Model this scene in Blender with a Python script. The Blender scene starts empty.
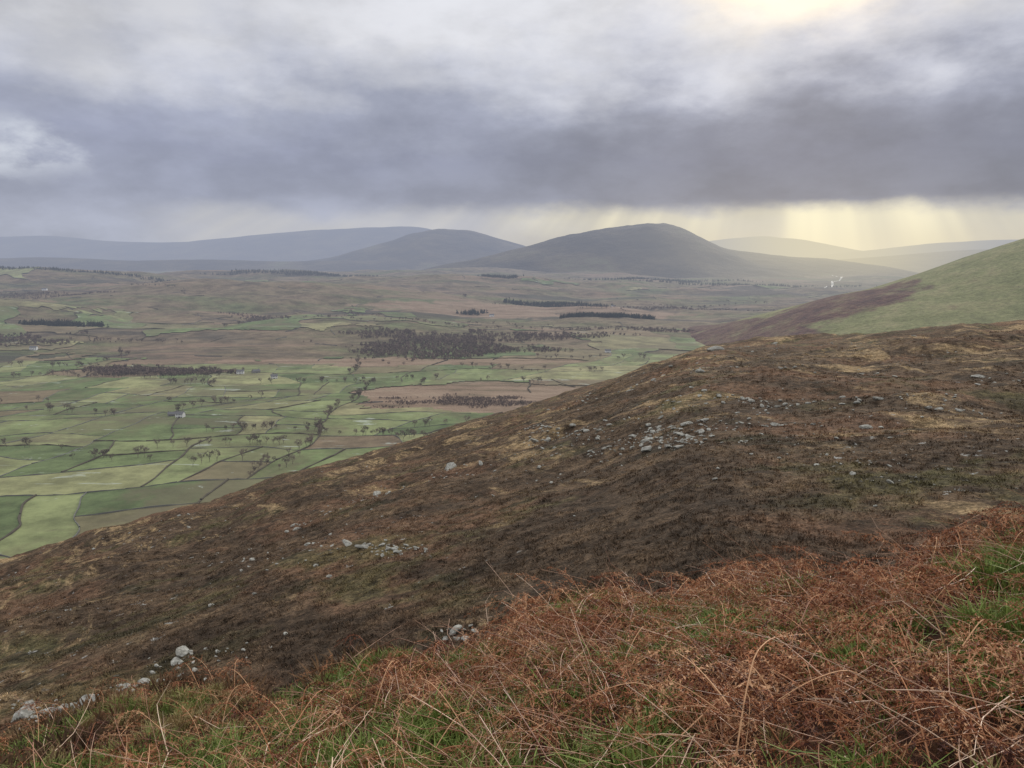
import bpy, math, random
import numpy as np
rng=np.random.default_rng(7); random.seed(7)
sc=bpy.context.scene
# ---------------------------------------------------------------- noise
def _h(ix,iy,s):
    n=(ix.astype(np.int64)*374761393+iy.astype(np.int64)*668265263+s*974634777)&0xffffffff
    n=((n^(n>>13))*1274126177)&0xffffffff
    n=n^(n>>16)
    return n/4294967296.0*2*np.pi
def perlin(x,y,s=0):
    x=np.asarray(x,float);y=np.asarray(y,float)
    ix=np.floor(x);iy=np.floor(y);fx=x-ix;fy=y-iy
    u=fx*fx*fx*(fx*(fx*6-15)+10);v=fy*fy*fy*(fy*(fy*6-15)+10)
    def g(dx,dy):
        a=_h(ix+dx,iy+dy,s);return np.cos(a)*(fx-dx)+np.sin(a)*(fy-dy)
    a=g(0,0)*(1-u)+g(1,0)*u;b=g(0,1)*(1-u)+g(1,1)*u
    return (a*(1-v)+b*v)*1.4
def fbm(x,y,o=4,s=0,gain=.5):
    t=0;a=1
    for i in range(o):
        t=t+a*perlin(x*2**i,y*2**i,s+i*17);a*=gain
    return t
def sst(a,b,x):
    t=np.clip((x-a)/(b-a),0,1);return t*t*(3-2*t)
# ---------------------------------------------------------------- mesh helpers
def mk(name,V,F,mat,smooth=False,attrs=None,coll=None,parent=None):
    V=np.asarray(V,np.float32);F=np.asarray(F,np.int32)
    k=F.shape[1]
    me=bpy.data.meshes.new(name)
    me.vertices.add(len(V));me.vertices.foreach_set("co",V.ravel())
    me.loops.add(F.size);me.loops.foreach_set("vertex_index",F.ravel())
    me.polygons.add(len(F));me.polygons.foreach_set("loop_start",np.arange(0,F.size,k,dtype=np.int32))
    me.update(calc_edges=True)
    me.polygons.foreach_set("use_smooth",np.full(len(F),smooth))
    if attrs:
        for n,a in attrs.items():
            at=me.attributes.new(n,'FLOAT','POINT');at.data.foreach_set("value",np.asarray(a,np.float32))
    me.validate()
    if mat: me.materials.append(mat)
    ob=bpy.data.objects.new(name,me);sc.collection.objects.link(ob)
    if parent: ob.parent=parent
    return ob
def gridfaces(n,m):
    i=np.arange(n-1)[:,None]*m+np.arange(m-1)[None,:]
    i=i.ravel();return np.stack([i,i+1,i+m+1,i+m],1)
def instances(temps,pos,rz,tilt,scale,which=None):
    """temps list of (V,F tri); tilt=(n,2)"""
    n=len(pos)
    if which is None: which=rng.integers(0,len(temps),n)
    VV=[];FF=[];ID=[];off=0
    for k,(tv,tf) in enumerate(temps):
        s=np.where(which==k)[0]
        if len(s)==0: continue
        cz,sz=np.cos(rz[s]),np.sin(rz[s])
        cx,sx=np.cos(tilt[s,0]),np.sin(tilt[s,0]);cy,sy=np.cos(tilt[s,1]),np.sin(tilt[s,1])
        v=tv[None]*np.asarray(scale)[s][:,None,None]
        x,y,z=v[...,0],v[...,1],v[...,2]
        X=x*cz[:,None]-y*sz[:,None];Y=x*sz[:,None]+y*cz[:,None]
        Y2=Y*cx[:,None]-z*sx[:,None];Z=Y*sx[:,None]+z*cx[:,None]
        X2=X*cy[:,None]+Z*sy[:,None];Z2=-X*sy[:,None]+Z*cy[:,None]
        P=np.stack([X2,Y2,Z2],-1)+pos[s][:,None,:]
        VV.append(P.reshape(-1,3))
        FF.append((tf[None]+(np.arange(len(s))*len(tv))[:,None,None]+off).reshape(-1,3))
        ID.append(np.repeat(s,len(tv)));off+=len(s)*len(tv)
    return np.concatenate(VV),np.concatenate(FF),np.concatenate(ID)
# ---------------------------------------------------------------- node helpers
class NT:
    def __init__(s,nt): s.nt=nt;nt.nodes.clear()
    def n(s,t,**k):
        nd=s.nt.nodes.new(t)
        for a,b in k.items(): setattr(nd,a,b)
        return nd
    def put(s,sock,v):
        if isinstance(v,bpy.types.NodeSocket): s.nt.links.new(v,sock)
        else: sock.default_value=v
    def m(s,op,a,b=0.0,c=0.0,clamp=False):
        nd=s.n('ShaderNodeMath',operation=op,use_clamp=clamp)
        s.put(nd.inputs[0],a);s.put(nd.inputs[1],b);s.put(nd.inputs[2],c);return nd.outputs[0]
    def ss(s,x,a,b,c=0.0,d=1.0):
        nd=s.n('ShaderNodeMapRange',interpolation_type='SMOOTHSTEP')
        s.put(nd.inputs[0],x)
        for i,v in enumerate((a,b,c,d)): s.put(nd.inputs[1+i],v)
        return nd.outputs[0]
    def mix(s,f,a,b,bt='MIX'):
        nd=s.n('ShaderNodeMix',data_type='RGBA',blend_type=bt)
        s.put(nd.inputs[0],f)
        for i,v in ((6,a),(7,b)):
            if isinstance(v,tuple): v=(*v[:3],1)
            s.put(nd.inputs[i],v)
        return nd.outputs[2]
    def noise(s,vec,scale,detail=4,rough=.5,dist=0.0):
        nd=s.n('ShaderNodeTexNoise')
        if vec is not None: s.put(nd.inputs['Vector'],vec)
        nd.inputs['Scale'].default_value=scale;nd.inputs['Detail'].default_value=detail
        nd.inputs['Roughness'].default_value=rough;nd.inputs['Distortion'].default_value=dist
        return nd.outputs[0]
    def vmul(s,v,k):
        nd=s.n('ShaderNodeVectorMath',operation='MULTIPLY');s.put(nd.inputs[0],v);nd.inputs[1].default_value=k;return nd.outputs[0]
    def rot(s,v,deg,k):
        nd=s.n('ShaderNodeVectorRotate',rotation_type='Z_AXIS');s.put(nd.inputs['Vector'],v);nd.inputs['Angle'].default_value=math.radians(deg)
        return s.vmul(nd.outputs[0],k)
    def gain(s,col,f):
        nd=s.n('ShaderNodeVectorMath',operation='SCALE');s.put(nd.inputs[0],col);s.put(nd.inputs['Scale'],f);return nd.outputs[0]
    def ramp(s,f,stops):
        nd=s.n('ShaderNodeValToRGB');cr=nd.color_ramp
        while len(cr.elements)>1: cr.elements.remove(cr.elements[-1])
        cr.elements[0].position=stops[0][0];cr.elements[0].color=(*stops[0][1],1)
        for p,c in stops[1:]:
            e=cr.elements.new(p);e.color=(*c,1)
        s.put(nd.inputs[0],f);return nd.outputs[0]
    def attr(s,name):
        nd=s.n('ShaderNodeAttribute',attribute_name=name);return nd.outputs['Fac']
    def pos(s): return s.n('ShaderNodeNewGeometry').outputs['Position']
def material(name,fn,rough=.95,haze=True,spec=.1,bump=None):
    mt=bpy.data.materials.new(name);mt.use_nodes=True
    t=NT(mt.node_tree);p=t.pos()
    col=fn(t,p)
    b=t.n('ShaderNodeBsdfPrincipled');t.put(b.inputs['Base Color'],col if not isinstance(col,tuple) else (*col,1))
    t.put(b.inputs['Roughness'],rough);b.inputs['Specular IOR Level'].default_value=spec
    if bump:
        h=bump(t,p);bn=t.n('ShaderNodeBump');bn.inputs['Strength'].default_value=1;bn.inputs['Distance'].default_value=1
        t.put(bn.inputs['Height'],h);t.put(b.inputs['Normal'],bn.outputs[0])
    out=t.n('ShaderNodeOutputMaterial');sh=b.outputs[0]
    if haze:   # haze and warm glow painted into the surface as emission, by world position
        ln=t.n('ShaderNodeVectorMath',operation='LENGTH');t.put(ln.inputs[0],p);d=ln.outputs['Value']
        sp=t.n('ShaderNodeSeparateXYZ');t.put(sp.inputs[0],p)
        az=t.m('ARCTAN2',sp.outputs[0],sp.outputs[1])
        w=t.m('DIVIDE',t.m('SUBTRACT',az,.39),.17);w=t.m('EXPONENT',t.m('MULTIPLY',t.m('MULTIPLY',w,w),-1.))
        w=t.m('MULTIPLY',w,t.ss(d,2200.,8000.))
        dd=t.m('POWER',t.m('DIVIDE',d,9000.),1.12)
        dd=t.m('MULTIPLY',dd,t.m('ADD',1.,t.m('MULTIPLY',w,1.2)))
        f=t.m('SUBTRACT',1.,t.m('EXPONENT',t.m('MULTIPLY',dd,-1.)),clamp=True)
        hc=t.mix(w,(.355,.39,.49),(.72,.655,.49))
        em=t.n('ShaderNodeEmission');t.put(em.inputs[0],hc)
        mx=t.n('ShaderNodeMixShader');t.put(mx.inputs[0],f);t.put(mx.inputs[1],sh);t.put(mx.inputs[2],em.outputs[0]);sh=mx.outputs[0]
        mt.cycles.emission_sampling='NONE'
    t.put(out.inputs[0],sh)
    return mt
# ---------------------------------------------------------------- terrain functions (z=0 is the viewpoint eye level, valley at -160)
VZ=-160.
GH=[(-950,2700,700,450,80),(-2300,3500,900,700,105),(-250,3600,800,450,72),(-1500,1950,450,320,48),(700,4200,900,500,25),(-700,5200,1500,700,60),(1800,5200,1500,700,30),(-420,1850,300,260,22),(-1300,4300,700,300,60)]
def zg(x,y):
    x=np.asarray(x,float);y=np.asarray(y,float)
    d=np.hypot(x,y)
    z=VZ+55*sst(1500,6500,d)
    for cx,cy,rx,ry,h in GH: z=z+h*np.exp(-((x-cx)/rx)**2-((y-cy)/ry)**2)
    z=z+fbm(x/420,y/300,5,3)*17*sst(1000,2600,d)+fbm(x/1500,y/900,3,9)*22*sst(2500,6000,d)
    z=z+perlin(x/160,y/160,5)*1.5
    return z
TH=np.radians([-180,-95,-70,-35.3,-23.1,-8.6,2.15,6.7,11.1,14,16.8,20.8,27.1,34,70,95,180])
TS=np.array([-.36,-.36,-.35,-.324,-.295,-.234,-.182,-.158,-.1256,-.1047,-.0944,-.088,-.0749,-.062,0,.02,.02])
RS=np.array([430,430,440,494,542,683,860,860,850,800,760,720,680,650,520,450,450.])
def smooth_interp(th,ys):
    w=np.radians([-2.,-1,0,1,2]);return sum(np.interp(th+a,TH,ys) for a in w)/5
D=12.
def hmoor(x,y,detail=True):
    x=np.asarray(x,float);y=np.asarray(y,float)
    r=np.hypot(x,y);th=np.arctan2(x,y)
    ts=smooth_interp(th,TS);R=smooth_interp(th,RS)
    g=ts+D/R
    zm=g*r-D
    q=r-R
    zm=zm-.4*(np.sqrt(q*q+50**2)+q)/2+.4*(np.sqrt(R*R+50**2)-R)/2
    amp=sst(25,200,r)
    zm=zm+fbm(x/120,y/75,4,21)*5.2*amp+fbm(x/30,y/22,4,31)*1.5*sst(20,110,r)
    s=np.interp(th,np.radians([-180,-60,-35,0,20,35,60,180]),[-.38,-.38,-.375,-.33,-.22,-.11,0,.0])
    rc=9+1.2*np.sin(th*9+.6)+.6*np.sin(th*23)
    k=np.interp(th,np.radians([-35,35]),[.7,.75])
    q=r-rc
    zb=-1.6+s*r-k*(np.sqrt(q*q+1.0)+q)/2
    zb=zb+fbm(x/1.7,y/1.7,4,41)*.16*sst(.8,3,r)
    a=2.0
    z=(zm+zb+np.sqrt((zm-zb)**2+a*a))/2-.03
    if detail:
        z=z+fbm(x/1.1,y/1.1,3,51)*.12*sst(12,30,r)+fbm(x/5,y/4,3,57)*.4*sst(60,200,r)
    return z
# ---------------------------------------------------------------- materials
def moor_color(t,p):
    ps=t.rot(p,50,(.6,1.5,1.))
    tex=t.noise(p,.11,9,.66)
    base=t.ramp(tex,[(.3,(.044,.031,.021)),(.48,(.078,.053,.034)),(.60,(.125,.083,.050)),(.75,(.18,.13,.075))])
    red=t.ss(t.noise(ps,.03,8,.65),.5,.60)
    base=t.mix(t.m('MULTIPLY',red,.6),base,(.165,.092,.055))
    gr=t.ss(t.noise(p,.05,8,.66),.54,.63)
    base=t.mix(t.m('MULTIPLY',gr,.5),base,(.13,.125,.05))
    tn=t.noise(t.rot(p,58,(.7,1.7,.8)),.05,11,.74,.6)
    cl=t.noise(p,.012,3,.5)
    tan=t.ss(t.m('ADD',tn,t.m('MULTIPLY',t.m('SUBTRACT',cl,.5),.4)),.535,.625)
    base=t.mix(t.m('MULTIPLY',tan,.85),base,t.mix(t.noise(p,.6,4,.6),(.20,.13,.07),(.44,.32,.17)))
    dk=t.ss(t.noise(p,.10,8,.7),.55,.61)
    base=t.mix(t.m('MULTIPLY',dk,.6),base,(.032,.024,.018))
    sp=t.noise(p,5.,5,.75)
    base=t.gain(base,t.ss(sp,.3,.75,.35,1.75))
    sp2=t.noise(p,.7,5,.75)
    base=t.gain(base,t.ss(sp2,.3,.7,.42,1.65))
    rk=t.m('MULTIPLY',t.ss(t.noise(p,.8,4,.6),.65,.685),t.ss(t.noise(p,.04,4,.6),.53,.59))
    base=t.mix(rk,base,(.36,.35,.32))
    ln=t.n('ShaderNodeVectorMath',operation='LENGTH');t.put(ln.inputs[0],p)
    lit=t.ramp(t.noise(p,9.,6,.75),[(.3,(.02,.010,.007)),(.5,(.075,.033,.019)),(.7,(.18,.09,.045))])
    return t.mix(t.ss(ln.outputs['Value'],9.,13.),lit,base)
def moor_bump(t,p):
    a=t.m('MULTIPLY',t.noise(p,1.4,7,.7),.6)
    b=t.m('MULTIPLY',t.noise(p,.16,5,.6),2.6)
    return t.m('ADD',a,b)
M_moor=material('moorland',moor_color,bump=moor_bump,haze=False)
M_heather=material('heather_stems',lambda t,p:t.gain(moor_color(t,p),t.m('ADD',t.m('MULTIPLY',t.attr('tint'),1.1),.6)),haze=False)
def ground_color(t,p):
    n=t.noise(t.vmul(p,(.6,1,1)),.0042,10,.64)
    c=t.ramp(n,[(.32,(.095,.12,.052)),(.42,(.115,.115,.056)),(.50,(.14,.115,.068)),(.58,(.165,.125,.08)),(.66,(.085,.072,.052))])
    n2=t.noise(p,.02,8,.72)
    c=t.gain(c,t.ss(n2,.3,.7,.5,1.4))
    dk=t.ss(t.noise(t.vmul(p,(.35,1.2,1.)),.0026,8,.7,.3),.53,.61)  # dark bands painted in to stand for shading on the rolling relief
    c=t.mix(t.m('MULTIPLY',dk,.75),c,(.045,.043,.036))
    br=t.noise(t.vmul(p,(.4,1.,1.)),.006,9,.7)
    c=t.mix(t.m('MULTIPLY',t.ss(br,.54,.63),.65),c,(.235,.16,.11))
    hn=t.noise(t.vmul(p,(.4,1.2,1.)),.02,8,.7)
    hc=t.ramp(hn,[(.35,(.12,.09,.055)),(.46,(.22,.15,.10)),(.58,(.28,.20,.14)),(.7,(.13,.14,.07))])
    return t.mix(t.m('MULTIPLY',t.attr('bog'),.9),c,hc)
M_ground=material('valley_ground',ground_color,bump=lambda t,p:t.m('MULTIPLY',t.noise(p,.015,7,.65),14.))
def field_color(t,p):
    k=t.attr('kind')
    c=t.ramp(k,[(0.,(.092,.120,.050)),(.35,(.13,.162,.066)),(.6,(.19,.21,.092)),(.75,(.245,.23,.115)),(.85,(.165,.145,.078)),(1.,(.165,.12,.075))])
    n=t.noise(p,.025,8,.7);c=t.gain(c,t.ss(n,.3,.7,.62,1.38))
    m=t.ss(t.noise(t.vmul(p,(1,.6,1)),.011,8,.68,.8),.48,.60)
    c=t.mix(t.m('MULTIPLY',m,.55),c,(.15,.135,.072))
    m2=t.ss(t.noise(t.vmul(p,(.6,1.2,1)),.006,8,.7,.5),.53,.6)
    c=t.mix(t.m('MULTIPLY',m2,.6),c,(.125,.105,.065))
    glint=t.ss(t.noise(t.vmul(p,(.5,1.6,1)),.03,6,.65,1.2),.62,.67)  # pale streaks painted into the grass as glints of standing water
    return t.mix(t.m('MULTIPLY',glint,.65),c,(.38,.41,.35))
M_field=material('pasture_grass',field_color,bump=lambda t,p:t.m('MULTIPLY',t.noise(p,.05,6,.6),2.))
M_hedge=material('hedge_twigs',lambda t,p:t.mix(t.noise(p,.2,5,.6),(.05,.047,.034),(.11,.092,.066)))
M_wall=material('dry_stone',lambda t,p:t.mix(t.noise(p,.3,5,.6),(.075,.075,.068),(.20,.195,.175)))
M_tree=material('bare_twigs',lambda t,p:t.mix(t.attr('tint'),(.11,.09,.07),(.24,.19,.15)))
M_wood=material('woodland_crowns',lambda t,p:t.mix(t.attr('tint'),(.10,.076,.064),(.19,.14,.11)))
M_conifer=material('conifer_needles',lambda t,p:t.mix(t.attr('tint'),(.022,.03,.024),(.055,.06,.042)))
def hill_color(t,p):
    n=t.noise(t.vmul(p,(1,.6,2.5)),.0018,10,.66)
    c=t.ramp(n,[(.35,(.028,.024,.018)),(.48,(.055,.044,.026)),(.58,(.10,.078,.042)),(.68,(.12,.115,.055))])
    return c
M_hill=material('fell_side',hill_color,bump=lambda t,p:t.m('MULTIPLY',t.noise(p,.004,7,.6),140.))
def spur_color(t,p):
    sp=t.n('ShaderNodeSeparateXYZ');t.put(sp.inputs[0],p)
    n=t.noise(t.vmul(p,(1,1,.5)),.02,9,.7)
    grn=t.ramp(n,[(.3,(.13,.13,.052)),(.47,(.175,.178,.072)),(.6,(.22,.205,.095)),(.72,(.19,.15,.078))])
    brn=t.ramp(n,[(.3,(.045,.023,.020)),(.48,(.095,.048,.036)),(.58,(.13,.085,.05)),(.68,(.17,.155,.075))])
    tx=t.ss(t.noise(p,.12,7,.72),.3,.7,.6,1.4)
    grn=t.gain(grn,t.ss(t.noise(p,.15,6,.7),.3,.7,.75,1.25));brn=t.gain(brn,tx)
    e=t.m('ADD',sp.outputs[0],t.m('MULTIPLY',t.m('SUBTRACT',t.noise(p,.012,7,.65),.5),110.))
    zc=t.m('MAXIMUM',t.m('MINIMUM',sp.outputs[2],-34.),-107.)
    e=t.m('SUBTRACT',e,t.m('MULTIPLY',t.m('ADD',zc,105.),3.2))
    return t.mix(t.ss(e,494.,514.),brn,grn)
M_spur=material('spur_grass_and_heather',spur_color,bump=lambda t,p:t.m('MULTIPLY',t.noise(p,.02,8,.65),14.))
M_rock=material('lichened_rock',lambda t,p:t.ramp(t.noise(p,3.,8,.7),[(.3,(.12,.115,.095)),(.48,(.26,.25,.215)),(.65,(.46,.45,.40))]),haze=False,bump=lambda t,p:t.m('MULTIPLY',t.noise(p,4.,6,.6),.12))
M_brack=material('dead_bracken',lambda t,p:t.ramp(t.attr('tint'),[(0,(.045,.013,.008)),(.35,(.175,.055,.025)),(.7,(.37,.145,.062)),(1,(.56,.32,.17))]),haze=False,rough=.7,spec=.25)
M_stem=material('bracken_stalks',lambda t,p:t.ramp(t.attr('tint'),[(0,(.14,.05,.028)),(.5,(.42,.21,.12)),(1,(.78,.58,.42))]),haze=False,rough=.5,spec=.4)
M_grass=material('grass_blades',lambda t,p:t.ramp(t.attr('tint'),[(0,(.085,.125,.025)),(.45,(.21,.27,.062)),(.6,(.26,.235,.085)),(.8,(.34,.24,.115)),(1,(.25,.14,.075))]),haze=False,rough=.6,spec=.2)
# ---------------------------------------------------------------- moorland hillside
nt_,nr=1150,470
th=np.radians(np.linspace(-88,88,nt_));r=np.geomspace(.5,1500,nr)
Rg,Tg=np.meshgrid(r,th,indexing='ij')
X=Rg*np.sin(Tg);Y=Rg*np.cos(Tg);Z=hmoor(X,Y)
mk('moorland_hillside',np.stack([X,Y,Z],-1).reshape(-1,3),gridfaces(nr,nt_),M_moor,True)
# ---------------------------------------------------------------- valley ground to the horizon
nt_,nr=900,420
th=np.radians(np.linspace(-75,75,nt_));r=np.geomspace(300,45000,nr)
Rg,Tg=np.meshgrid(r,th,indexing='ij');X=Rg*np.sin(Tg);Y=Rg*np.cos(Tg)
bog=np.zeros(X.shape)
for cx,cy,rx,ry in [(-30,905,195,105),(-160,1230,300,50),(60,2350,450,220)]:
    bog=np.maximum(bog,1.1-np.sqrt(((X-cx)/rx)**2+((Y-cy)/ry)**2)+fbm(X/90,Y/60,4,222)*.35)
mk('ground',np.stack([X,Y,zg(X,Y)],-1).reshape(-1,3),gridfaces(nr,nt_),M_ground,True,{'bog':sst(-.02,.12,bog).ravel()})
# ---------------------------------------------------------------- hills
def hill(name,Yd,pts,wf,wb,seed,mat=M_hill,rel=.05,base=-170,nx=360):
    pts=np.array(pts,float);bx=pts[:,0]*Yd;bz=pts[:,1]*Yd
    x=np.linspace(bx[0],bx[-1],nx);P=np.zeros(nx)
    sw=(bx[-1]-bx[0])*.012
    for a in (-1.5,-.75,0,.75,1.5): P+=np.interp(x+a*sw,bx,bz)/5
    q=np.concatenate([np.linspace(-2.2*wf,0,90),np.linspace(0,2*wb,40)[1:]])
    XX,QQ=np.meshgrid(x,q);PP=np.broadcast_to(P,XX.shape)
    pr=np.where(QQ<0,np.exp(-(QQ/wf)**2),np.exp(-(QQ/wb)**2))
    s=wf
    nz=fbm(XX/(s*.55),QQ/(s*.9),5,seed)
    z=base+(PP-base)*pr*(1+rel*nz*(.25+1.6*(1-pr)))+ (PP-base)*rel*.16*fbm(XX/(s*.2),QQ/(s*.3),4,seed+5)
    ob=mk(name,np.stack([XX,QQ+Yd,z],-1).reshape(-1,3),gridfaces(len(q),nx),mat,True)
    return ob
hill('fell_hill',6200,[(-.16,-.02),(-.094,-.004),(-.0417,.0045),(.0104,.0185),(.0624,.0325),(.1143,.0425),(.153,.0475),(.185,.0510),(.211,.0465),(.243,.0297),(.275,.017),(.321,.0105),(.40,.005),(.46,-.003),(.52,-.02)],1100,900,11,rel=.14)
hill('fell_hill',9500,[(-.33,-.012),(-.276,.0),(-.224,.0072),(-.1715,.0225),(-.132,.0355),(-.0932,.0433),(-.0544,.041),(-.0155,.0303),(.0234,.0187),(.088,0),(.13,-.012)],1500,1300,12,rel=.08)
hill('distant_ridge',15500,[(-1.1,.02),(-.74,.033),(-.663,.0328),(-.586,.034),(-.521,.0265),(-.43,.025),(-.339,.033),(-.2745,.0395),(-.21,.0433),(-.12,.046),(-.054,.029),(.036,.008),(.1,-.01)],2500,2000,13)
hill('distant_ridge',19000,[(.17,0),(.2295,.0225),(.268,.029),(.32,.034),(.371,.029),(.436,.016),(.5,.01),(.9,.0)],2500,2000,14)
hill('distant_ridge',12500,[(.34,-.01),(.40,.009),(.476,.0165),(.54,.024),(.604,.028),(.66,.029),(.757,.034),(1.1,.04)],2000,2000,15)
hill('distant_ridge',7600,[(.36,-.02),(.42,.003),(.5,.009),(.578,.0155),(.66,.018),(.8,.02),(1.1,.03)],1200,1200,16)
hill('low_ridge',8200,[(-1.1,.004),(-.7,.004),(-.6,.007),(-.5,.002),(-.4,.004),(-.3,.001),(-.2,.003),(-.1,-.001),(0,-.01)],700,900,18)
hill('hill_spur',1400,[(.24,-.125),(.30,-.099),(.353,-.074),(.432,-.047),(.511,-.029),(.564,-.010),(.617,.010),(.6746,.029),(.775,.063),(1.036,.13),(1.5,.2)],520,420,19,mat=M_spur,rel=.045)
# ---------------------------------------------------------------- fields
def warp(P):
    d=np.hypot(P[:,0],P[:,1]);k=np.interp(d,[300,900,3000],[14,26,70])[:,None]
    return P+k*np.column_stack([fbm(P[:,0]/190,P[:,1]/190,3,101),fbm(P[:,0]/190,P[:,1]/190,3,131)])
leaves=[];lines=[]
def split(q,target):
    q=np.array(q,float)
    e=[np.linalg.norm(q[(i+1)%4]-q[i]) for i in range(4)]
    area=.5*abs(sum(q[i][0]*q[(i+1)%4][1]-q[(i+1)%4][0]*q[i][1] for i in range(4)))
    if area<target*random.uniform(.45,2.3): leaves.append(q);return
    a=random.uniform(.32,.68);b=min(.76,max(.24,a+random.uniform(-.2,.2)))
    if (e[0]+e[2])*random.uniform(.6,1.5)>(e[1]+e[3]):
        p=q[0]+(q[1]-q[0])*a;r_=q[3]+(q[2]-q[3])*b
        lines.append((p,r_));split([q[0],p,r_,q[3]],target);split([p,q[1],q[2],r_],target)
    else:
        p=q[1]+(q[2]-q[1])*a;r_=q[0]+(q[3]-q[0])*b
        lines.append((p,r_));split([q[0],q[1],p,r_],target);split([r_,p,q[2],q[3]],target)
split([(-900,300),(160,340),(330,1060),(-980,900)],4600)
split([(-980,900),(330,1060),(620,1420),(-1250,1330)],11000)
split([(-1250,1330),(620,1420),(900,2150),(-1700,2100)],24000)
split([(-1700,2100),(900,2150),(1700,3800),(-2800,3600)],60000)
rough_e=[(-30,905,195,105),(-160,1230,300,50),(-500,1440,420,220),(-130,1600,300,230),(300,2150,650,330),(-1100,2500,900,500),(-300,2900,900,700),(700,2900,1000,700),(-560,1110,130,50),(-230,1180,60,20)]
def rough_at(x,y):
    m=np.zeros(np.shape(x))
    n=fbm(np.asarray(x)/130,np.asarray(y)/130,4,201)*.35
    for cx,cy,rx,ry in rough_e: m=np.maximum(m,1.3-np.sqrt(((x-cx)/rx)**2+((y-cy)/ry)**2)+n)
    return m
VV=[];FF=[];KK=[];off=0
for q in leaves:
    c=q.mean(0);dist=np.hypot(*c)
    if dist>1300 and random.random()<.22+.35*min(1,(dist-1300)/1500): continue
    if dist>2600 and random.random()<.6: continue
    n=13
    u,v=np.meshgrid(np.linspace(0,1,n),np.linspace(0,1,n))
    P=(q[0]*((1-u)*(1-v))[...,None]+q[1]*(u*(1-v))[...,None]+q[2]*(u*v)[...,None]+q[3]*((1-u)*v)[...,None]).reshape(-1,2)
    P=warp(P);F=gridfaces(n,n);fc=P[F].mean(1)
    F=F[rough_at(fc[:,0],fc[:,1])<.32]
    if len(F)==0: continue
    z=zg(P[:,0],P[:,1])+.35+dist*.0006
    kind=random.choices([random.uniform(0,.35),random.uniform(.3,.62),random.uniform(.62,.78),random.uniform(.82,1)],[.34,.36,.18,.12])[0]
    if dist>1300: kind=random.choice([kind,random.uniform(0,.4),random.uniform(.75,1)])
    VV.append(np.column_stack([P,z]));FF.append(F+off);KK.append(np.full(n*n,kind));off+=n*n
mk('pasture_fields',np.concatenate(VV),np.concatenate(FF),M_field,True,{'kind':np.concatenate(KK)})
def ribbon(segs,w,h):
    VV=[];FF=[];off=0
    for p,q in segs:
        L=np.linalg.norm(q-p);n=max(3,int(L/6)+1);t=np.linspace(0,1,n)[:,None]
        P=warp(p+(q-p)*t);d=np.gradient(P,axis=0);d/=np.linalg.norm(d,axis=1)[:,None];nn=np.column_stack([-d[:,1],d[:,0]])
        z=zg(P[:,0],P[:,1])
        hh=h*rng.uniform(.5,1.35,n);ww=w*rng.uniform(.6,1.2,n)
        A=np.column_stack([P-nn*ww[:,None]/2,z-.5]);B=np.column_stack([P-nn*ww[:,None]*.3,z+hh+.4]);C=np.column_stack([P+nn*ww[:,None]*.3,z+hh+.5]);E=np.column_stack([P+nn*ww[:,None]/2,z-.5])
        V=np.stack([A,B,C,E],1).reshape(-1,3)
        VV.append(V);FF.append(gridfaces(n,4)+off);off+=len(V)
    return np.concatenate(VV),np.concatenate(FF)
hs=[];ws=[];treepts=[]
for p,q in lines:
    L=np.linalg.norm(q-p);n=max(1,int(L/40));ps=[p+(q-p)*i/n for i in range(n+1)]
    ishedge=random.random()<.4
    for a,b in zip(ps[:-1],ps[1:]):
        m=(a+b)/2
        if float(rough_at(m[0],m[1]))>.34 and random.random()<.92: continue
        dm=np.hypot(*m)
        if dm>1500 and random.random()<.3: continue
        if ishedge and random.random()<.06: continue
        (hs if ishedge else ws).append((a,b))
    dd=np.hypot(*((p+q)/2))
    if random.random()<(.06 if dd<1200 else .10) and L>40:
        k=int(L/random.uniform(6,11))
        for i in range(k):
            if random.random()<.8: treepts.append(p+(q-p)*random.random()+np.array([random.uniform(-1.5,1.5)]*2))
V,F=ribbon(hs,2.0,1.1);mk('hedgerows',V,F,M_hedge)
V,F=ribbon(ws,1.0,.9);mk('dry_stone_walls',V,F,M_wall)
# ---------------------------------------------------------------- trees
def tube(V,F,a,b,ra,rb):
    a=np.array(a);b=np.array(b);d=b-a;d=d/(np.linalg.norm(d)+1e-9)
    u=np.cross(d,[.3,.2,.93]);u/=np.linalg.norm(u)+1e-9;w=np.cross(d,u);o=len(V)
    for p,rr in ((a,ra),(b,rb)):
        for k in range(3):
            an=k*2.094;V.append(p+rr*(math.cos(an)*u+math.sin(an)*w))
    for k in range(3):
        k2=(k+1)%3;F.append((o+k,o+k2,o+3+k2));F.append((o+k,o+3+k2,o+3+k))
def bare_tree(seed,levels=3):
    rd=random.Random(seed);V=[];F=[]
    def twigs(q,L,n):
        for i in range(n):
            e=q+np.array([rd.uniform(-1,1),rd.uniform(-1,1),rd.uniform(-.5,1)])*L
            o=len(V);s=np.array([rd.uniform(-1,1),rd.uniform(-1,1),rd.uniform(-1,1)])*.005
            V.extend([q-s,q+s,e]);F.append((o,o+1,o+2))
    def grow(p,d,L,rad,lv):
        d=d/np.linalg.norm(d);q=p+d*L
        tube(V,F,p,q,rad,rad*.65)
        if lv==0: twigs(q,L*.9,6);return
        if lv<levels: twigs(q,L*.5,4)
        for i in range(rd.choice([3,4])):
            nd=d*.85+np.array([rd.uniform(-1,1),rd.uniform(-1,1),rd.uniform(-.3,.7)])*.75
            grow(p+d*L*rd.uniform(.45,1),nd,L*rd.uniform(.6,.8),rad*.46,lv-1)
    grow(np.zeros(3),np.array([rd.uniform(-.1,.1),0,1.]),.25,.016,levels)
    V=np.array(V);V[:,2]=np.maximum(V[:,2],-.01);V/=V[:,2].max();V[:,:2]*=.85
    return V,np.array(F)
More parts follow.
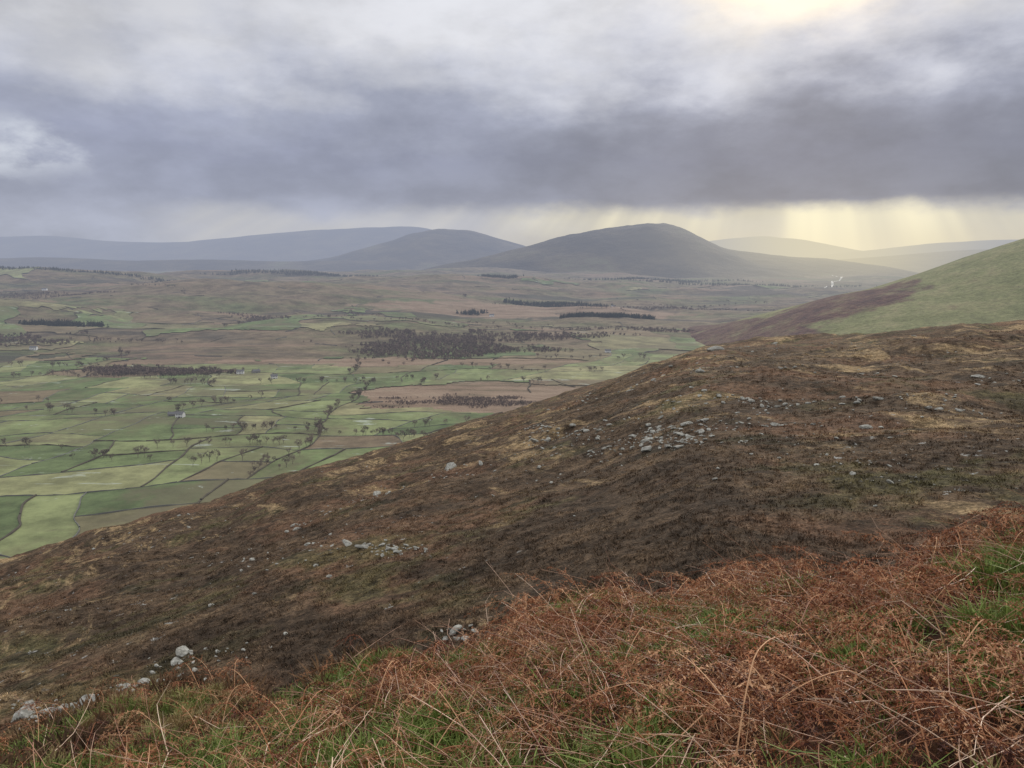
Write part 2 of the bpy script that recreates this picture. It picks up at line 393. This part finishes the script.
TT=[bare_tree(i,4) for i in range(5)]
for cx,cy,dx,dy,n in [(-190,690,105,4,44),(-430,640,50,5,10),(-560,1060,180,6,50),(-330,985,150,7,34),(-185,580,14,8,6),(-215,585,40,12,9),(-330,600,50,8,12),(200,1260,160,8,20),(-700,1150,260,8,50),(-900,1480,260,14,50),(-60,1010,100,5,14),(60,1120,150,6,20),(-480,800,60,5,14),(-280,640,60,4,16)]:
    sl=random.uniform(-.15,.15)
    for i in range(n):
        e=random.uniform(-1,1);treepts.append(np.array([cx+e*dx,cy+e*dx*sl+random.uniform(-1,1)*dy]))
tp=np.array(treepts);tp=warp(tp[(np.hypot(tp[:,0],tp[:,1])<3000)])
def scatter_trees(name,tp,temps,h0,h1,mat):
    n=len(tp);pos=np.column_stack([tp,zg(tp[:,0],tp[:,1])-.1])
    V,F,ID=instances(temps,pos,rng.uniform(0,6.28,n),rng.normal(0,.04,(n,2)),rng.uniform(h0,h1,n))
    mk(name,V,F,mat,False,{'tint':rng.uniform(0,1,n)[ID]})
scatter_trees('valley_trees',tp,TT,5.5,12,M_tree)
def crown(seed,kind):
    rd=np.random.default_rng(seed);V=[];F=[]
    n=46
    for i in range(n):
        if kind=='c':
            h=rd.uniform(.08,1);rr=.26*(1-h)+.02;a=rd.uniform(0,6.28)
            p=np.array([rr*math.cos(a)*.6,rr*math.sin(a)*.6,h]);s=.13*(1.15-h)
        else:
            v=rd.normal(size=3);v/=np.linalg.norm(v);p=np.array([0,0,.58])+v*np.array([.36,.36,.38])*rd.uniform(.5,1);s=.10
        o=len(V)
        for k in range(3): V.append(p+rd.normal(size=3)*s)
        F.append((o,o+1,o+2))
    V.append(np.array([-.02,0,0]));V.append(np.array([.02,0,0]));V.append(np.array([0,0,.8]));F.append((len(V)-3,len(V)-2,len(V)-1))
    return np.array(V),np.array(F)
CC=[crown(i,'c') for i in range(4)];DD=[crown(i+9,'d') for i in range(4)]
def blob(cx,cy,rx,ry,n,seed):
    x=rng.uniform(-1.6,1.6,n*4);y=rng.uniform(-1.6,1.6,n*4)
    m=np.hypot(x,y)+fbm(x*1.3+seed*3,y*1.3,4,seed)*.75+rng.normal(0,.1,len(x))<.85
    x=x[m][:n];y=y[m][:n]
    return np.column_stack([cx+x*rx,cy+y*ry])
dec=np.concatenate([blob(-150,1450,165,190,1900,1),blob(-20,1620,210,70,700,2),blob(-270,1620,80,50,200,23),blob(-510,1100,115,30,420,3),blob(-1010,1520,150,80,400,4),blob(-590,1130,60,30,180,9),blob(-700,2080,80,50,150,5),blob(-1500,2500,200,60,300,6),blob(500,2500,300,40,300,7),blob(-1250,1250,120,30,200,8),blob(380,1760,200,25,250,28)])
con=np.concatenate([blob(150,2650,140,60,800,11),blob(250,2080,115,38,600,12),blob(-1050,1760,90,40,250,13),blob(-500,4300,260,60,500,14),blob(-1200,4200,400,60,500,15),blob(700,4200,500,50,500,16),blob(-60,3600,100,50,200,17),blob(-2100,3400,500,50,400,18),blob(1300,3900,500,60,400,20),blob(-1300,3050,120,40,200,21),blob(-120,2330,40,20,60,22)])
scatter_trees('deciduous_woodland',dec,DD,4,8,M_wood)
scatter_trees('conifer_plantation',con,CC,10,16,M_conifer)
scr=blob(-50,865,90,34,1500,31)
scatter_trees('scrub_thicket',scr,DD,1.5,2.8,M_wood)
# ---------------------------------------------------------------- farmhouses
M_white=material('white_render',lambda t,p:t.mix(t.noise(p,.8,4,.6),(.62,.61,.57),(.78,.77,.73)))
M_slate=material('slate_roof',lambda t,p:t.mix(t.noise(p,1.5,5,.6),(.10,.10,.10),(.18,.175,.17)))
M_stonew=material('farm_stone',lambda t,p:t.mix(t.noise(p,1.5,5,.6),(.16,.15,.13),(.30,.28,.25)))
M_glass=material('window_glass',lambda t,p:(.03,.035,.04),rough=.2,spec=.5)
def box(name,x0,x1,y0,y1,z0,z1,mat,par):
    V=[(x,y,z) for z in (z0,z1) for x,y in ((x0,y0),(x1,y0),(x1,y1),(x0,y1))]
    F=[(3,2,1,0),(4,5,6,7),(0,1,5,4),(1,2,6,5),(2,3,7,6),(3,0,4,7)]
    return mk(name,V,F,mat,False,parent=par)
def farmhouse(name,x,y,L,W,H,rot,wm):
    e=bpy.data.objects.new(name,None);sc.collection.objects.link(e)
    e.location=(x,y,float(zg(x,y))-.2);e.rotation_euler=(0,0,rot)
    box('walls',-L/2,L/2,-W/2,W/2,0,H,wm,e)
    rh=W*.42;o=.3
    V=[(-L/2-o,-W/2-o,H-.05),(L/2+o,-W/2-o,H-.05),(L/2+o,W/2+o,H-.05),(-L/2-o,W/2+o,H-.05),(-L/2-o,0,H+rh),(L/2+o,0,H+rh)]
    mk('roof',V,[(0,1,5,4),(2,3,4,5)],M_slate,False,parent=e)
    mk('gables',[(-L/2,-W/2,H),(-L/2,W/2,H),(-L/2,0,H+rh-.15),(L/2,-W/2,H),(L/2,W/2,H),(L/2,0,H+rh-.15)],[(0,2,1),(3,4,5)],wm,False,parent=e)
    for i,cx in enumerate((-L/2+.6,L/2-.6)): box('chimney_%d'%(i+1),cx-.4,cx+.4,-.35,.35,H+rh-.7,H+rh+.9,M_stonew,e)
    k=0
    for zz in (.9,3.3):
        if zz+1.2>H: continue
        for wx in np.linspace(-L/2+1.6,L/2-1.6,4):
            k+=1;box('window_%d'%k,wx-.45,wx+.45,-W/2-.05,-W/2+.02,zz,zz+1.2,M_glass,e)
    box('door',-.5,.5,-W/2-.06,-W/2+.02,0.2,2.2,M_slate,e)
farmhouse('farmhouse',-392,1085,10,6,5.,.2,M_white)
farmhouse('stone_barn',-374,1098,11,6,3.8,.9,M_stonew)
farmhouse('farmhouse',-345,775,8,5.5,4.8,-.1,M_white)
farmhouse('stone_barn',-357,783,8,5,3.2,.1,M_stonew)
farmhouse('farmhouse',-330,1042,9,6,4.6,.3,M_white)
farmhouse('farmhouse',-640,790,9,6,4.6,.1,M_white)
farmhouse('farmhouse',-880,1390,12,7,5.,.1,M_white)
farmhouse('farmhouse',170,1340,10,6,4.6,.0,M_white)
farmhouse('farmhouse',-60,2250,14,8,5,.1,M_white)
farmhouse('farmhouse',-1650,2700,16,9,5.5,.1,M_white)
farmhouse('farmhouse',330,2480,14,8,5,.1,M_white)
# ---------------------------------------------------------------- far river
M_water=material('river_water',lambda t,p:(.14,.15,.14),rough=.6,spec=.2)
ys=np.linspace(3600,6000,140);xs=ys*(.418+.008*np.sin(ys/330)+.004*np.sin(ys/120));w=2.5+4*np.sin(ys/200)**2
zz=np.maximum.reduce([zg(xs-w,ys),zg(xs+w,ys),zg(xs,ys)])+1.2
V=np.stack([np.column_stack([xs-w,ys,zz]),np.column_stack([xs+w,ys,zz])],1).reshape(-1,3)
mk('river',V,gridfaces(140,2),M_water,True)
# ---------------------------------------------------------------- rocks on the moor
import bmesh
def rock_t(seed):
    bm=bmesh.new();bmesh.ops.create_icosphere(bm,subdivisions=2,radius=1)
    rd=np.random.default_rng(seed)
    V=np.array([v.co[:] for v in bm.verts]);F=np.array([[v.index for v in f.verts] for f in bm.faces]);bm.free()
    for k in range(9):
        n=rd.normal(size=3);n/=np.linalg.norm(n);d=rd.uniform(.45,.8)
        ex=np.maximum(V@n-d,0);V=V-ex[:,None]*n
    V*=np.array([1,.7,.42])*rd.uniform(.8,1.2,3);return V,F
RT=[rock_t(i) for i in range(8)]
pp=[];ss_=[]
for az,rr,sa,sr,n,s in [(3,169,2.4,26,100,.5),(2,200,1.2,24,28,.75),(5,140,2.,14,60,.35),(13,92,3,6,70,.26),(16,100,6,9,110,.24),(18,125,6,12,150,.3),(10,110,4,8,100,.27),(-5,38,1.0,1.4,12,.18),(-3.5,38,.7,1,6,.26),(-31.8,47,2.4,4,80,.22),(-34,52,1.5,3,24,.28),(-27,48,2.5,2,50,.18),(-24,52,4,3,40,.16),(-9.6,72,2,4,60,.2),(-14.7,141,2.2,10,60,.4),(-8,150,5,20,90,.35),(24,200,7,30,130,.4),(30,110,4,12,60,.24),(-20,100,8,30,70,.2),(8,300,8,60,120,.65),(20,380,8,80,120,.7),(-25,260,8,80,50,.4),(34,160,3,20,40,.4),(5,130,14,40,260,.2),(25,70,6,12,70,.14)]:
    u_=rng.normal(0,1,n)
    a=np.radians(az+u_*sa*.6);q=np.maximum(24,rng.normal(rr,sr*.5,n)-u_*sr*.5)
    pp.append(np.column_stack([q*np.sin(a),q*np.cos(a)]));ss_.append(s*rng.lognormal(-.2,.6,n))
pp=np.concatenate(pp);ss_=np.concatenate(ss_)
pos=np.column_stack([pp,hmoor(pp[:,0],pp[:,1])+ss_*.1+.04])
V,F,ID=instances(RT,pos,rng.uniform(0,6.28,len(pp)),rng.normal(0,.25,(len(pp),2)),ss_)
mk('moorland_rocks',V,F,M_rock)
# ---------------------------------------------------------------- heather clumps on the moor
def clump(seed,nb,spread,h,w):
    rd=np.random.default_rng(seed);V=[];F=[]
    for i in range(nb):
        a=rd.uniform(0,6.28);q=rd.uniform(0,1)**.5*spread;b=np.array([q*math.cos(a),q*math.sin(a),-.05])
        tip=b+np.array([math.cos(a)*q*.8+rd.normal()*.06,math.sin(a)*q*.8+rd.normal()*.06,h*rd.uniform(.5,1)*(1.1-q/spread*.6)])
        d=rd.uniform(0,6.28);s=np.array([math.cos(d),math.sin(d),0])*w
        m=b*.35+tip*.65+rd.normal(size=3)*.015;o=len(V)
        V.extend([b,m-s,m+s,tip]);F.extend([(o,o+1,o+2),(o+1,o+3,o+2)])
    return np.array(V),np.array(F)
HC=[clump(i,14,.26,.28,.035) for i in range(6)]
n=48000
rr=np.exp(rng.uniform(np.log(24),np.log(330),n));aa=np.radians(rng.uniform(-43,43,n))
hx=rr*np.sin(aa);hy=rr*np.cos(aa)
hz=hmoor(hx,hy)
pk=fbm(hx/14,hy/8,3,301)>-.25-.4*rng.random(n)
rr,hx,hy,hz=rr[pk],hx[pk],hy[pk],hz[pk];n=len(rr)
sc_=rng.uniform(.5,1.3,n)*np.interp(rr,[24,190,330],[.75,1.5,2.0])
V,F,ID=instances(HC,np.column_stack([hx,hy,hz]),rng.uniform(0,6.28,n),rng.normal(0,.12,(n,2)),sc_)
mk('heather',V,F,M_heather,False,{'tint':rng.uniform(0,1,n)[ID]})
# ---------------------------------------------------------------- bracken
def frond(seed):
    rd=np.random.default_rng(seed);L=rd.uniform(.7,1.0);n=20
    V=[];F=[];T=[]
    t=np.linspace(0,1,n);bend=rd.uniform(-.35,.35);arch=rd.uniform(.06,.30)
    kink=rd.uniform(.35,.8)
    z=arch*np.sin(np.pi*np.minimum(1,t*.95))-np.maximum(0,t-kink)*rd.uniform(.1,.6)
    P=np.column_stack([L*t,bend*t*t,z+.02])
    for i in range(n-1):
        o=len(V);tube(V,F,P[i],P[i+1],.0048*(1-.75*t[i]),.0048*(1-.75*t[i+1]));T+= [.95]*(len(V)-o)
    for i in range(5,n):
        f=(i-5)/(n-5)
        for sd in (-1,1):
            if rd.random()<.15: continue
            l=(.24*(1-f)**.8+.025)*rd.uniform(.5,1.15)
            d=np.array([.55+rd.normal()*.25,sd*1.,-.3+rd.normal()*.4]);d/=np.linalg.norm(d)
            ns=8;p=P[i].copy();tw=rd.uniform(.4,1.2)
            tb=rd.uniform(.15,.75)
            for k in range(ns):
                g=k/ns
                d=d+np.array([rd.normal()*.24,rd.normal()*.18,-.16*tw+rd.normal()*.2]);d/=np.linalg.norm(d)
                q=p+d*l/ns
                side=np.cross(d,rd.normal(size=3));side/=np.linalg.norm(side)
                o=len(V);V.extend([p-side*.002,p+side*.002,q]);F.append((o,o+1,o+2));T+=[tb+.15]*3
                for s2 in (-1,1):
                    if rd.random()<.12: continue
                    ll=.023*(1-g)**.6*rd.uniform(.4,1.5)+.005
                    u=side*s2+d*.5+rd.normal(size=3)*.4;u/=np.linalg.norm(u)
                    m=p+(q-p)*rd.uniform(.1,.5)
                    o=len(V);V.extend([m,m+(q-p)*.5,m+u*ll]);F.append((o,o+1,o+2));T+=[tb+rd.normal()*.12]*3
                p=q
    return np.array(V),np.array(F),np.array(T)
FR=[frond(i) for i in range(9)]
def green_mask(x,y): return fbm(x/1.1+3,y/.95+1,3,61)
def bank_pts(n,r0,r1,a0,a1):
    q=np.sqrt(rng.uniform(r0*r0,r1*r1,n));a=np.radians(rng.uniform(a0,a1,n));return np.column_stack([q*np.sin(a),q*np.cos(a)])
LIM=([-45,-32,-22,-12,0,12,22,32,45],[4.2,4.8,5.6,6.5,7.6,8.5,9.1,8.8,8.4])
def brk(P,soft=.8):
    az=np.degrees(np.arctan2(P[:,0],P[:,1]));rd_=np.hypot(P[:,0],P[:,1])
    lim=np.interp(az,*LIM)+fbm(P[:,0]/1.3,P[:,1]/1.3,3,66)*soft
    return rd_<lim
P=bank_pts(5600,2.0,10.5,-50,50)
keep=(green_mask(P[:,0],P[:,1])<.10+.20*rng.random(len(P)))
keep&=brk(P)|(rng.random(len(P))<.08)
P=P[keep];n=len(P)
cl_=fbm(P[:,0]/.6,P[:,1]/.6,2,71)
pos=np.column_stack([P,hmoor(P[:,0],P[:,1])+rng.uniform(-.03,.06,n)+np.maximum(cl_,0)*.2])
wh=rng.integers(0,len(FR),n)
rz=rng.normal(2.9,1.3,n)
V,F,ID=instances([(a,b) for a,b,_ in FR],pos,rz,rng.normal(0,.18,(n,2)),rng.uniform(.4,.95,n),wh)
tt=np.concatenate([np.tile(FR[k][2],int((wh==k).sum())) for k in range(len(FR))])
mk('bracken',V,F,M_brack,False,{'tint':np.clip(tt+(rng.normal(-.03,.22,n)+cl_*.26)[ID],0,1)})
def stalk(seed):
    rd=np.random.default_rng(seed);V=[];F=[];p=np.zeros(3);d=np.array([1,rd.normal()*.15,rd.uniform(.0,.28)]);L=rd.uniform(.6,1.15);rad=rd.uniform(.0028,.0055)
    kk=rd.integers(3,9)
    for k in range(10):
        if k==kk: d=d+rd.normal(size=3)*.45
        d=d+rd.normal(size=3)*.06+np.array([0,0,-.045]);d/=np.linalg.norm(d)
        q=p+d*L/10;tube(V,F,p,q,rad,rad*.93);rad*=.93
        if k>2 and rd.random()<.5:
            e=q+(d+rd.normal(size=3)*.8)*.10;tube(V,F,q,e,rad*.5,rad*.2)
        p=q
    return np.array(V),np.array(F)
ST=[stalk(i) for i in range(14)]
P=bank_pts(5400,2.,10.5,-50,50);P=P[(green_mask(P[:,0],P[:,1])<.3)&(brk(P)|(rng.random(len(P))<.05))];n=len(P)
pos=np.column_stack([P,hmoor(P[:,0],P[:,1])+rng.uniform(.03,.2,n)])
V,F,ID=instances(ST,pos,rng.normal(3.1,1.2,n),rng.normal(0,.12,(n,2)),rng.uniform(.5,1.05,n))
mk('bracken_stalks',V,F,M_stem,False,{'tint':rng.beta(1.4,1.8,n)[ID]})
# ---------------------------------------------------------------- grass tufts
def tuft(seed,nb,h,sp):
    rd=np.random.default_rng(seed);V=[];F=[]
    for i in range(nb):
        a=rd.uniform(0,6.28);b=np.array([math.cos(a),math.sin(a),0])*sp*rd.random();ln=np.array([math.cos(a)+rd.normal()*.4,math.sin(a)+rd.normal()*.4,0])
        hh=h*rd.uniform(.5,1);lean=rd.uniform(.2,.9)
        d=rd.uniform(0,6.28);s=np.array([math.cos(d),math.sin(d),0])*.0028
        p1=b+ln*hh*lean*.25+np.array([0,0,hh*.6]);p2=b+ln*hh*lean*.8+np.array([0,0,hh*rd.uniform(.6,1)]);o=len(V)
        V.extend([b-s,b+s,p1-s,p1+s,p2]);F.extend([(o,o+1,o+3),(o,o+3,o+2),(o+2,o+3,o+4)])
    return np.array(V),np.array(F)
GT=[tuft(i,34,.17,.07) for i in range(6)]
P=bank_pts(21000,2.,14,-52,52)
gm=green_mask(P[:,0],P[:,1]);edge=~brk(P)
keep=(gm>.10)|(edge&(rng.random(len(P))<.8))|(rng.random(len(P))<.05)
P=P[keep];gm=gm[keep];edge=edge[keep];n=len(P)
g2=fbm(P[:,0]/2.2,P[:,1]/1.6,3,88)
tint=np.where((gm>.16)|(edge&(g2>.1)),rng.uniform(.0,.55,n),np.where(edge,rng.uniform(.5,1.,n),rng.uniform(.1,.95,n)))
pos=np.column_stack([P,hmoor(P[:,0],P[:,1])-.01])
V,F,ID=instances(GT,pos,rng.uniform(0,6.28,n),rng.normal(0,.15,(n,2)),rng.uniform(.6,1.35,n)*np.where(edge,.8,1.3))
mk('grass_tufts',V,F,M_grass,False,{'tint':np.clip(tint[ID]+rng.normal(0,.03,len(ID)),0,1)})
P=bank_pts(2200,5.5,15,-50,50);g3=fbm(P[:,0]/1.8,P[:,1]/1.8,3,93);P=P[(~brk(P))&(g3>.0)];n=len(P)
HB=[clump(40+i,60,.2,.26,.010) for i in range(5)]
V,F,ID=instances(HB,np.column_stack([P,hmoor(P[:,0],P[:,1])]),rng.uniform(0,6.28,n),rng.normal(0,.1,(n,2)),rng.uniform(.6,1.3,n))
M_hb=material('heather_bush',lambda t,p:t.mix(t.attr('tint'),(.05,.032,.02),(.14,.08,.04)),haze=False)
mk('heather_bushes',V,F,M_hb,False,{'tint':rng.uniform(0,1,n)[ID]})
# ---------------------------------------------------------------- sky
SUN_EL,SUN_AZ=math.radians(18.5),math.radians(19.5)
w=bpy.data.worlds.new("World");sc.world=w;w.use_nodes=True
t=NT(w.node_tree)
g=t.n('ShaderNodeTexCoord').outputs['Generated']
sp=t.n('ShaderNodeSeparateXYZ');t.put(sp.inputs[0],g);x,y,z=sp.outputs
hh=t.m('MAXIMUM',t.m('SQRT',t.m('ADD',t.m('MULTIPLY',x,x),t.m('MULTIPLY',y,y))),.02)
tau=t.m('DIVIDE',z,hh);az=t.m('ARCTAN2',x,y)
n1=t.noise(t.vmul(g,(1.,1.,2.4)),4.6,5,.5)
n2=t.noise(t.vmul(g,(1.,1.,3.)),1.9,3,.5)
n3=t.noise(t.vmul(g,(1.,1.,2.)),10.,8,.6)
def c(x,k=1.): return t.m('MULTIPLY',t.m('SUBTRACT',x,.5),k)
tw=t.m('ADD',tau,t.m('MULTIPLY',t.m('ADD',t.m('ADD',c(n1,.20),c(n2,.13)),c(n3,.13)),t.ss(tau,.05,.17)))
tw=t.m('ADD',tw,t.m('MULTIPLY',t.m('MULTIPLY',t.ss(az,.1,-.6),.025),t.ss(tau,.1,.2)))
def s2(v): return tuple(((q/255+.055)/1.055)**2.4 for q in v)
rp=lambda q:(q+.1)/1.1
base=t.ramp(t.m('DIVIDE',t.m('ADD',tw,.1),1.1,clamp=True),[(rp(-.09),s2((74,68,58))),(rp(-.01),s2((162,168,182))),(rp(.05),s2((172,177,194))),(rp(.085),s2((158,163,182))),(rp(.14),s2((154,159,180))),(rp(.20),s2((170,175,194))),(rp(.25),s2((198,201,213))),(rp(.31),s2((218,219,225))),(rp(.42),s2((224,226,232))),(rp(.6),(1.1,1.12,1.18)),(rp(1.),(1.2,1.22,1.28))])
dk=t.m('MULTIPLY',t.ss(az,-.35,.32),t.m('MULTIPLY',t.ss(tw,.045,.08),t.ss(tw,.27,.15)))
base=t.mix(t.m('MULTIPLY',dk,.9),base,t.gain(base,.60))
base=t.gain(base,t.ss(t.noise(t.vmul(g,(1,1,2.2)),7.,8,.56),.3,.7,.87,1.13))
topb=t.m('MULTIPLY',t.m('MULTIPLY',t.ss(tau,.2,.30),t.ss(tau,.6,.4)),t.ss(az,-.1,-.5));base=t.gain(base,t.m('SUBTRACT',1.,t.m('MULTIPLY',topb,.2)))
lb=t.m('MULTIPLY',t.ss(t.m('ADD',az,c(n3,.4)),-.50,-.62),t.m('MULTIPLY',t.ss(t.m('ADD',tau,c(n3,.09)),.075,.105),t.ss(t.m('ADD',tau,c(n1,.08)),.17,.12)))
base=t.mix(t.m('MULTIPLY',lb,.75),base,s2((222,227,236)))
ed=t.m('ADD',.066,t.m('ADD',c(n3,.035),c(n1,.035)))
strip=t.m('MULTIPLY',t.ss(tau,t.m('ADD',ed,.010),t.m('SUBTRACT',ed,.014)),t.ss(tau,-.02,.01))
ang=t.m('DIVIDE',t.m('SUBTRACT',az,.34),t.m('MAXIMUM',t.m('SUBTRACT',.40,tau),.05))
nb=t.n('ShaderNodeTexNoise',noise_dimensions='1D');t.put(nb.inputs['W'],ang);nb.inputs['Scale'].default_value=3.8;nb.inputs['Detail'].default_value=3;nb.inputs['Roughness'].default_value=.45
beam=t.ss(nb.outputs[0],.3,.7)
wr=t.m('MULTIPLY',t.ss(t.m('ADD',az,c(n1,.2)),-.06,.14),t.ss(az,.85,.6))
warm=t.mix(t.m('MULTIPLY',beam,.7),s2((204,200,184)),s2((242,235,210)))
warm=t.mix(t.ss(tau,.055,.02),warm,s2((212,206,186)))
core=t.m('DIVIDE',t.m('SUBTRACT',az,.385),.12);core=t.m('EXPONENT',t.m('MULTIPLY',t.m('MULTIPLY',core,core),-1.))
warm=t.mix(t.m('MULTIPLY',core,.65),warm,s2((252,243,208)))
cool=t.mix(beam,s2((188,190,198)),s2((204,203,202)))
cr=t.m('MULTIPLY',t.ss(az,-.48,-.36),t.ss(az,.05,-.05))
base=t.mix(t.m('MULTIPLY',t.m('MULTIPLY',strip,cr),.7),base,cool)
base=t.mix(t.m('MULTIPLY',t.m('MULTIPLY',strip,wr),t.m('ADD',.66,t.m('MULTIPLY',beam,.34))),base,warm)
base=t.gain(base,t.m('ADD',1.,t.m('MULTIPLY',t.m('MULTIPLY',c(nb.outputs[0],.3),t.ss(tau,.11,.07)),t.ss(az,-.2,.3))))
a1=t.m('DIVIDE',t.m('SUBTRACT',az,.355),.13);b1=t.m('DIVIDE',t.m('SUBTRACT',tau,.36),.065)
gl=t.m('EXPONENT',t.m('MULTIPLY',t.m('ADD',t.m('MULTIPLY',a1,a1),t.m('MULTIPLY',b1,b1)),-1.))
gl=t.m('MULTIPLY',gl,t.ss(t.m('ADD',n3,t.m('MULTIPLY',gl,.3)),.35,.7,.35,1.))
base=t.mix(gl,base,(2.0,1.55,.88))
ns=t.n('ShaderNodeTexSky',sky_type='NISHITA');ns.sun_disc=False;ns.sun_elevation=SUN_EL;ns.sun_rotation=SUN_AZ
bg1=t.n('ShaderNodeBackground');t.put(bg1.inputs[0],ns.outputs[0]);bg1.inputs[1].default_value=.06
bg2=t.n('ShaderNodeBackground');t.put(bg2.inputs[0],base);bg2.inputs[1].default_value=1.
mx=t.n('ShaderNodeMixShader');mx.inputs[0].default_value=.96;t.put(mx.inputs[1],bg1.outputs[0]);t.put(mx.inputs[2],bg2.outputs[0])
o=t.n('ShaderNodeOutputWorld');t.put(o.inputs[0],mx.outputs[0])
sl=bpy.data.lights.new('sun','SUN');sl.energy=1.5;sl.angle=math.radians(10);sl.color=(1,.92,.78)
so=bpy.data.objects.new('sun',sl);sc.collection.objects.link(so)
from mathutils import Vector
dv=Vector((math.sin(SUN_AZ)*math.cos(SUN_EL),math.cos(SUN_AZ)*math.cos(SUN_EL),math.sin(SUN_EL)))
so.rotation_euler=dv.to_track_quat('Z','Y').to_euler()
# ---------------------------------------------------------------- camera
cd=bpy.data.cameras.new('camera');cd.sensor_width=36;cd.lens=26.7;cd.clip_start=.1;cd.clip_end=90000
co=bpy.data.objects.new('camera',cd);sc.collection.objects.link(co);co.rotation_euler=(math.radians(90-9.1),0,0)
sc.camera=co
sc.view_settings.view_transform='Standard';sc.view_settings.look='None';sc.view_settings.exposure=0
